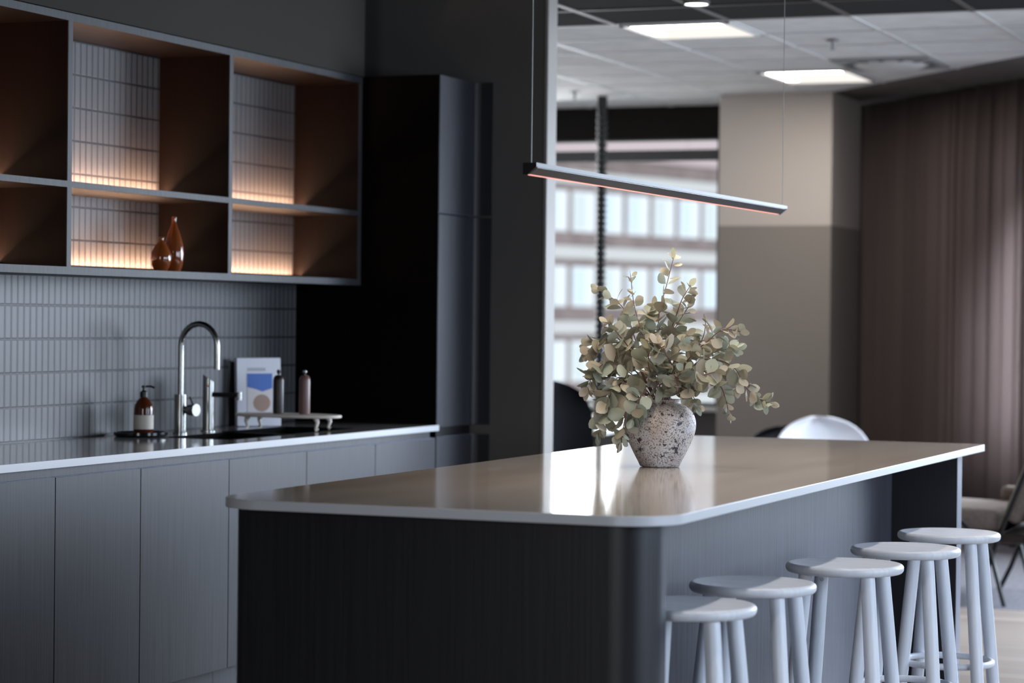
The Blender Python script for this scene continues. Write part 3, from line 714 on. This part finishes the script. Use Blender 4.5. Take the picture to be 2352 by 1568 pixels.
bm = new(); extrude_x(bm, [(PY+0.0045, PZ-0.0303), (PY+0.0125, PZ-0.0303), (PY+0.0125, PZ-0.0325), (PY+0.0045, PZ-0.0325)], PX0+0.02, PX1-0.02); obj('led_strip', bm, M['led_pendant'], t)
l = bpy.data.lights.new('pendant_glow', 'AREA'); l.shape = 'RECTANGLE'; l.size = 2.45; l.size_y = 0.012; l.energy = 12; l.color = (1.0, 0.86, 0.74)
lo = bpy.data.objects.new('pendant_glow', l); col.objects.link(lo); lo.parent = t; lo.location = (0, 0.0085, -0.008)
for x0 in (PX0-0.004, PX1-0.002):
    bm = new(); extrude_x(bm, [(PY-0.022, PZ), (PY+0.018, PZ), (PY+0.018, PZ-0.032), (PY+0.004, PZ-0.032), (PY-0.022, PZ-0.011)], x0, x0+0.006); obj('end_cap', bm, M['alu'] if x0 > 7 else M['black'], t)
for x0 in (PX0+0.003, PX1-0.004):
    bm = new(); tube(bm, [(x0, PY-0.004, PZ-0.001), (x0, PY-0.004, ZC-0.012)], 0.0014, 8); obj('cable', bm, M['cable'], t)
    bm = new(); lathe(bm, [(0.02, ZC-0.016), (0.02, ZC-0.0065), (0, ZC-0.0065)], 20, (x0, PY-0.004, 0)); obj('ceiling_cup', bm, M['alu'], t)

# ------------------------------------------------------------------ vase and eucalyptus
VC = Vector((7.31, 2.455, 0.9))
prof = [(0.0, 0.0), (0.061, 0.0), (0.0635, 0.003), (0.068, 0.015), (0.080, 0.036), (0.091, 0.059), (0.103, 0.084), (0.112, 0.109), (0.1156, 0.133), (0.1135, 0.152), (0.106, 0.171), (0.093, 0.186), (0.077, 0.196), (0.066, 0.201), (0.0635, 0.206), (0.0645, 0.212), (0.066, 0.2145), (0.063, 0.216),
        (0.057, 0.212), (0.056, 0.203), (0.085, 0.185), (0.105, 0.15), (0.105, 0.12), (0.075, 0.04), (0.0, 0.012)]
bm = new(); lathe(bm, prof, 72, VC)
o = obj('vase', bm, M['vase']); tag(o, 'round weathered grey ceramic vase with dark speckles on the island slab', 'vase')
vs2 = o.modifiers.new('sub', 'SUBSURF'); vs2.levels = 1; vs2.render_levels = 1

# stems are given as (right, up, towards-back) offsets in metres from the vase base
AZ = math.atan2(VC.y, VC.x)
RV = Vector((sin(AZ), -cos(AZ), 0)); BV = Vector((cos(AZ), sin(AZ), 0))
def U(px, py, d=0.0): return ((px-1519)/723.0, (1075-py)/723.0, d)
stems = [
 ([U(1522,920,0), U(1536,800,.01), U(1512,740,.02), U(1532,650,.03), U(1546,592,.03)], 26, 13),
 ([U(1510,920,0), U(1485,800,-.02), U(1458,710,-.03), U(1447,632,-.03)], 19, 13),
 ([U(1505,915,0), U(1462,790,.02), U(1430,710,.03), U(1372,668,.04)], 24, 14),
 ([U(1530,790,.03), U(1552,730,.03), U(1566,690,.02), U(1586,656,.02)], 24, 7),
 ([U(1530,915,0), U(1580,830,-.02), U(1630,780,-.05), U(1660,758,-.06), U(1700,762,-.06)], 23, 14),
 ([U(1560,870,.04), U(1600,810,.06), U(1618,770,.07), U(1622,738,.07)], 19, 8),
 ([U(1532,915,0), U(1590,845,.04), U(1645,810,.06), U(1694,800,.07)], 26, 14),
 ([U(1535,915,-.02), U(1610,830,-.06), U(1680,840,-.08), U(1712,888,-.08), U(1742,915,-.09), U(1768,925,-.09)], 22, 19),
 ([U(1600,840,.0), U(1650,880,.01), U(1668,915,.01), U(1678,958,.02)], 22, 9),
 ([U(1505,915,0), U(1460,830,.03), U(1410,775,.05), U(1370,790,.06), U(1345,820,.07)], 25, 15),
 ([U(1503,918,-.01), U(1450,860,-.05), U(1400,835,-.07), U(1365,865,-.08), U(1352,900,-.08)], 26, 15),
 ([U(1500,918,-.02), U(1440,880,-.07), U(1405,910,-.10), U(1392,955,-.11), U(1380,1000,-.11)], 28, 14),
 ([U(1503,918,-.03), U(1465,895,-.09), U(1446,935,-.125), U(1436,980,-.13), U(1430,1018,-.13)], 26, 11),
 ([U(1520,915,-.02), U(1535,860,-.06), U(1550,800,-.08), U(1580,770,-.09)], 25, 10),
 ([U(1525,850,.0), U(1540,780,.02), U(1560,740,.03), U(1582,706,.03)], 22, 9),
 ([U(1530,915,-.03), U(1560,885,-.08), U(1590,905,-.10), U(1602,935,-.11)], 24, 8),
 ([U(1515,915,-.03), U(1500,870,-.09), U(1490,830,-.11), U(1500,790,-.12)], 29, 9),
 ([U(1500,912,.02), U(1450,810,-.03), U(1420,770,-.05), U(1395,745,-.06)], 23, 11),
 ([U(1520,912,.0), U(1545,850,-.09), U(1530,815,-.13), U(1512,790,-.14)], 30, 8),
 ([U(1540,912,-.02), U(1590,870,-.10), U(1620,860,-.13), U(1650,850,-.13)], 24, 9),
 ([U(1515,912,.04), U(1495,800,.07), U(1488,740,.08), U(1500,705,.08)], 25, 10),
 ([U(1525,912,.04), U(1555,820,.09), U(1590,790,.10), U(1640,795,.11)], 24, 11),
 ([U(1505,912,.0), U(1455,850,.05), U(1420,830,.07), U(1395,850,.08)], 25, 10),
 ([U(1500,915,-.02), U(1460,900,-.06), U(1425,870,-.05), U(1400,895,-.04), U(1390,930,-.04)], 26, 11),
 ([U(1530,915,-.04), U(1560,900,-.11), U(1555,870,-.13), U(1575,850,-.14)], 27, 7),
 ([U(1512,916,-.04), U(1480,905,-.10), U(1468,930,-.13), U(1455,965,-.145)], 26, 7),
 ([U(1522,914,.03), U(1528,900,.06), U(1515,880,.085), U(1490,870,.10)], 28, 7),
 ([U(1525,914,.03), U(1548,895,.06), U(1560,880,.08), U(1585,880,.09)], 28, 7),
 ([U(1520,914,-.03), U(1515,890,-.08), U(1535,870,-.11), U(1555,850,-.12)], 27, 7),
 ([U(1600,860,.03), U(1640,850,.04), U(1665,840,.05), U(1690,870,.05)], 22, 9),
]
def catmull(P, n):
    P = [Vector(p) for p in P]; Q = [P[0]*2-P[1]] + P + [P[-1]*2-P[-2]]; out = []
    segs = len(P)-1
    for k in range(n+1):
        s = k/n*segs; i = min(int(s), segs-1); u = s-i
        a, b, c_, d = Q[i], Q[i+1], Q[i+2], Q[i+3]
        out.append(0.5*((2*b) + (c_-a)*u + (2*a-5*b+4*c_-d)*u*u + (3*b-a-3*c_+d)*u**3))
    return out
def to_world(v): return VC + RV*v[0] + Vector((0, 0, v[1])) + BV*v[2]
palette = [(0.42, 0.39, 0.29), (0.36, 0.37, 0.28), (0.47, 0.425, 0.33), (0.36, 0.40, 0.33), (0.53, 0.475, 0.38), (0.31, 0.30, 0.22), (0.43, 0.46, 0.37), (0.27, 0.245, 0.18)]
bouq = thing('eucalyptus_bouquet', 'bunch of dried grey green eucalyptus branches standing in the speckled vase', 'dried plant', VC)
OUT = [(0.0, 0.0), (0.10, 0.09), (0.28, 0.34), (0.50, 0.47), (0.72, 0.43), (0.90, 0.25), (1.0, 0.0)]
def leaf(bm, lay, base, d, nrm, L, W, colr):
    d = d.normalized(); s = d.cross(nrm).normalized(); n_ = s.cross(d).normalized()
    curl = random.uniform(-0.25, 0.35)*L; cup = random.uniform(0.05, 0.30)
    rows_ = []
    for u, wv in OUT:
        c_ = base + d*(u*L) + n_*(curl*u*u)
        if wv == 0: rows_.append([bm.verts.new(c_)])
        else: rows_.append([bm.verts.new(c_ + s*(k_*wv*W) + n_*(cup*W*wv*abs(k_))) for k_ in (-1, -0.55, 0, 0.55, 1)])
    fs = []
    for A, B_ in zip(rows_, rows_[1:]):
        if len(A) == 1: fs += [bm.faces.new((A[0], B_[k_+1], B_[k_])) for k_ in range(4)]
        elif len(B_) == 1: fs += [bm.faces.new((A[k_], A[k_+1], B_[0])) for k_ in range(4)]
        else: fs += [bm.faces.new((A[k_], A[k_+1], B_[k_+1], B_[k_])) for k_ in range(4)]
    for fc in fs:
        for lp in fc.loops: lp[lay] = (*colr, 1)
rnd = random.Random(5)
for pts, lw, nn in stems:
    cv = [to_world(p) for p in catmull(pts, 36)]
    # the lower end runs down inside the vase when the stem starts at its mouth
    if pts[0][1] < 0.24 and abs(pts[0][0]) < 0.04:
        s0 = cv[0]; cv = [VC + Vector((rnd.uniform(-.03, .03), rnd.uniform(-.03, .03), 0.06)), VC + Vector(((s0-VC).x*0.6, (s0-VC).y*0.6, 0.15))] + cv; off = 2
    else: off = 0
    bm = new(); L_ = len(cv)
    tube(bm, cv, [0.0022*(1-0.65*i/L_) + 0.0003 for i in range(L_)], 6)
    br = obj('branch', bm, M['stem'], bouq)
    bm = new(); lay = bm.loops.layers.float_color.new('leafcol')
    size = lw/723.0
    nn = int(nn*1.15)
    for k in range(nn):
        fr = 0.16 + 0.84*(k+0.5)/nn if off else 0.06 + 0.94*(k+0.5)/nn
        idx = off + fr*(L_-off-1); i0 = min(int(idx), L_-2); p = cv[i0].lerp(cv[i0+1], idx-i0)
        if p.z < VC.z+0.222 and (Vector((p.x, p.y))-Vector((VC.x, VC.y))).length < 0.075: continue
        tan = (cv[min(i0+1, L_-1)]-cv[max(i0-1, 0)]).normalized()
        a = rnd.uniform(0, pi) if k % 2 else rnd.uniform(0, pi)
        ref = tan.cross(Vector((0.3, 0.2, 0.9))).normalized(); ref2 = tan.cross(ref)
        side = ref*cos(a) + ref2*sin(a)
        sc_ = (0.72 + 0.42*sin(pi*min(fr*1.05, 1)))*rnd.uniform(0.8, 1.15)
        cbase = palette[rnd.randrange(len(palette))]
        for sgn in (1, -1):
            if rnd.random() < 0.06: continue
            d = side*sgn*rnd.uniform(0.6, 1.0) + tan*rnd.uniform(0.1, 0.8) + Vector((0, 0, rnd.uniform(-0.5, 0.15)))
            nrm = tan*rnd.uniform(0.3, 1) + Vector((rnd.uniform(-1, 1), rnd.uniform(-1, 1), rnd.uniform(-0.6, 1)))*0.9
            if d.normalized().cross(nrm).length < 0.1: nrm = Vector((1, 0, 0.3))
            Lf = size*1.42*sc_; Wf = size*1.18*sc_*rnd.uniform(0.85, 1.1)
            g = rnd.uniform(0.78, 1.12); cc = tuple(max(0, min(1, x*g)) for x in (cbase if rnd.random() < 0.6 else palette[rnd.randrange(len(palette))]))
            random.seed(rnd.random())
            leaf(bm, lay, p + d.normalized()*0.003, d, nrm, Lf, Wf, cc)
        if k == nn-1:
            leaf(bm, lay, p, tan, ref, size*1.1, size*0.75, cbase)
    zmin = 0.9015
    for v in bm.verts:
        if v.co.z < zmin: v.co.z = zmin + (zmin-v.co.z)*0.1
    obj('leaves', bm, M['leaf'], br)

# ------------------------------------------------------------------ far office: cable spine, desk, chairs
t = thing('cable_spine', 'tall black segmented cable spine from the ceiling down to the desk', 'cable spine', (15.10, 5.50, 0.73))
bm = new(); z = 0.742; sx_, sy_ = 15.10, 5.50
while z < 2.70:
    lathe(bm, [(0.022, z), (0.036, z+0.005), (0.036, z+0.027), (0.022, z+0.032), (0.022, z+0.040)], 12, (sx_, sy_, 0)); z += 0.040
obj('spine_links', bm, M['black'], t)
bm = new(); lathe(bm, [(0.012, z-0.002), (0.033, z+0.004), (0.033, ZC-0.004), (0, ZC-0.004)], 16, (sx_, sy_, 0)); obj('ceiling_cup', bm, M['black'], t)
t = thing('office_desk', 'white topped office desk by the far window behind the vase', 'desk', (12.92, 4.66, 0), radians(7.8))
obj('desk_top', B(0, 2.36, 0, 1.25, 0.705, 0.73), M['white'], t, bevel=0.004, local=True)
for x in (0.12, 2.24):
    for y in (0.12, 1.13): obj('leg', B(x-0.025, x+0.025, y-0.025, y+0.025, 0.0, 0.705), M['black'], t, local=True)
t = thing('office_chair', 'black mesh office chair with curved backrest beside the pale wall end', 'office chair', (12.35, 4.74, 0), radians(-60))
def shell_back(w_, h0, h1, bow, thick, n=14, m_=12, lean=0.12, power=2.4):
    bm = new(); F_ = []
    for side in (0, 1):
        g_ = []
        for j in range(m_+1):
            v_ = j/m_; ww = w_*0.5*(1-abs(2*v_-1)**power*0.35 if v_ > 0.5 else 1-0.12*(1-2*v_))
            row = []
            for i in range(n+1):
                u = -1+2*i/n; row.append(bm.verts.new((u*ww, bow*u*u*-1 + lean*v_ + side*thick, h0+(h1-h0)*(v_ - 0.10*(u*u)*max(0, v_-0.5)*2))))
            g_.append(row)
        F_.append(g_)
        for j in range(m_):
            for i in range(n): bm.faces.new((g_[j][i], g_[j][i+1], g_[j+1][i+1], g_[j+1][i]))
    A, Bq = F_
    for i in range(n):
        bm.faces.new((A[0][i], A[0][i+1], Bq[0][i+1], Bq[0][i])); bm.faces.new((A[m_][i], A[m_][i+1], Bq[m_][i+1], Bq[m_][i]))
    for j in range(m_):
        bm.faces.new((A[j][0], A[j+1][0], Bq[j+1][0], Bq[j][0])); bm.faces.new((A[j][n], A[j+1][n], Bq[j+1][n], Bq[j][n]))
    return bm
bm = shell_back(0.46, 0.52, 1.02, 0.10, 0.03, lean=0.08); bmesh.ops.translate(bm, vec=(0, 0.22, 0), verts=bm.verts); obj('backrest', bm, M['darkfab'], t, local=True)
obj('seat', LB(-0.24, 0.24, -0.24, 0.22, 0.44, 0.50), M['darkfab'], t, local=True, bevel=0.02)
bm = new(); lathe(bm, [(0.03, 0.08), (0.03, 0.44), (0, 0.44)], 12); obj('post', bm, M['black'], t, local=True)
for k in range(5):
    a = 2*pi*k/5; bm = new(); tube(bm, [(0, 0, 0.10), (0.28*cos(a), 0.28*sin(a), 0.065)], [0.022, 0.014], 8)
    ft = obj('leg', bm, M['black'], t, local=True)
    bm = new(); lathe(bm, [(0, 0.0), (0.02, 0.0), (0.026, 0.025), (0.02, 0.05), (0, 0.05)], 12, (0.28*cos(a), 0.28*sin(a), 0)); obj('castor', bm, M['black'], ft, local=True)

def shell_chair(lab, loc, rz, mm):
    t = thing('shell_chair', lab, 'chair', loc, rz)
    # one-piece shell: seat flowing into a rounded back
    bm = new(); n = 20; prof_ = [(-0.24, 0.445, 0.20), (-0.18, 0.430, 0.235), (-0.05, 0.425, 0.25), (0.08, 0.43, 0.255), (0.17, 0.46, 0.27), (0.215, 0.53, 0.285), (0.24, 0.62, 0.285), (0.262, 0.71, 0.265), (0.277, 0.78, 0.225), (0.286, 0.825, 0.165), (0.291, 0.852, 0.09), (0.293, 0.862, 0.02)]
    g_ = []
    for (y, z, hw) in prof_:
        row = []
        for i in range(n+1):
            u = -1+2*i/n
            back = min(1, max(0, (z-0.45)/0.2))
            row.append(bm.verts.new((u*hw, y - 0.10*u*u*back, z + 0.05*u*u*(1-back))))
        g_.append(row)
    for A, B_ in zip(g_, g_[1:]):
        for i in range(n): bm.faces.new((A[i], A[i+1], B_[i+1], B_[i]))
    o = obj('seat_shell', bm, mm, t, local=True)
    s_ = o.modifiers.new('s', 'SOLIDIFY'); s_.thickness = 0.014; s_.offset = 0
    s_ = o.modifiers.new('sub', 'SUBSURF'); s_.levels = 1; s_.render_levels = 1
    for sx in (-1, 1):
        for sy in (-1, 1):
            bm = new(); tube(bm, [(sx*0.10, sy*0.08, 0.41), (sx*0.23, sy*0.22, 0.0)], 0.010, 8); obj('leg', bm, M['black'], t, local=True)
    return t
shell_chair('white shell chair with rounded back standing behind the island', (13.05, 3.36, 0), radians(-50), M['shell']).scale = (1.10, 1.0, 0.965)
bc_ = shell_chair('black shell chair behind the island, left of the white one', (13.48, 3.785, 0), radians(-80), M['black']); bc_.scale = (0.9, 0.9, 0.875)

# lounge chair at the right edge
t = thing('lounge_chair', 'low lounge chair with taupe cushion and black rod legs on the carpet', 'lounge chair', (12.10, 2.30, 0), 0)
bm = new(); box(bm, -0.36, 0.34, -0.10, 0.46, 0.35, 0.465); 
for v in bm.verts:
    v.co.z += 0.03*(v.co.y-0.1)
o = obj('seat_cushion', bm, M['cushion'], t, local=True, bevel=0.05, segs=4)
bm = new(); box(bm, -0.34, 0.32, -0.05, 0.05, 0.0, 0.50, TM((0, -0.14, 0.40), 0, radians(22))); obj('back_cushion', bm, M['cushion'], t, local=True, bevel=0.04, segs=4)
bm = new(); box(bm, -0.39, 0.37, -0.012, 0.012, 0.0, 0.60, TM((0, -0.235, 0.30), 0, radians(20))); obj('back_shell', bm, M['leather'], t, local=True, bevel=0.006)
obj('seat_frame', LB(-0.37, 0.35, -0.22, 0.44, 0.30, 0.35), M['leather'], t, local=True, bevel=0.01)
obj('armrest', LB(0.27, 0.37, -0.22, 0.02, 0.47, 0.535), M['cushion'], t, local=True, bevel=0.02)
for sx in (-0.385, 0.365):
    bm = new(); tube(bm, [(sx, -0.30, 0.86), (sx, -0.16, 0.50), (sx, -0.02, 0.12), (sx+0.02, 0.04, 0.0)], 0.012, 10); obj('leg', bm, M['black'], t, local=True)
    bm = new(); tube(bm, [(sx-0.02, 0.10, 0.42), (sx-0.02, -0.06, 0.27), (sx-0.02, -0.13, 0.0)], 0.011, 10); obj('leg', bm, M['black'], t, local=True)

# ------------------------------------------------------------------ building across the street
FA = radians(-17); FDX = Vector((cos(FA), sin(FA), 0)); FNX = Vector((sin(FA), -cos(FA), 0))
FC = Vector((93.0, 33.5, 0))        # point of the facade seen through the window
t = thing('office_building', 'pinkish brick building with rows of pale windows outside the far window', 'building', (FC.x, FC.y, -10))
def fbox(bm, s0, s1, z0, z1, o0, o1):
    vs_ = box(bm, s0, s1, o0, o1, z0, z1)
    for v in vs_: v.co = FC + FDX*v.co.x + FNX*v.co.y + Vector((0, 0, v.co.z))
FR = 3.0; W0 = 6.45                     # storey height and top of the first window row
S0, S1 = -26, 26
bm = new(); fbox(bm, S0, S1, -10, 7.9, -8, 0); obj('wall', bm, M['brick'], t, smooth=False)
for k in range(5):
    bm = new(); zb = W0 + 0.80 - FR*k; fbox(bm, S0, S1, zb-0.50, zb, 0, 0.12); obj('band', bm, M['band'], t, smooth=False)
ws = 1.84; nk = 0
for k in range(5):
    zt = W0 - FR*k
    for j in range(-9, 10):
        s = j*ws
        bm = new(); fbox(bm, s-0.74, s+0.74, zt-1.62, zt, 0.01, 0.10); fr = obj('window', bm, M['white'], t, smooth=False)
        mm = M['winpane'] if (j*7+k*3) % 5 < 3 else M['winblind']
        bm = new(); fbox(bm, s-0.62, s+0.10, zt-1.50, zt-0.12, 0.10, 0.12); obj('pane', bm, mm, fr, smooth=False)
bm = new(); fbox(bm, S0, S1, 7.9, 9.3, -6, 0.3); obj('roof', bm, M['roof'], t, smooth=False)
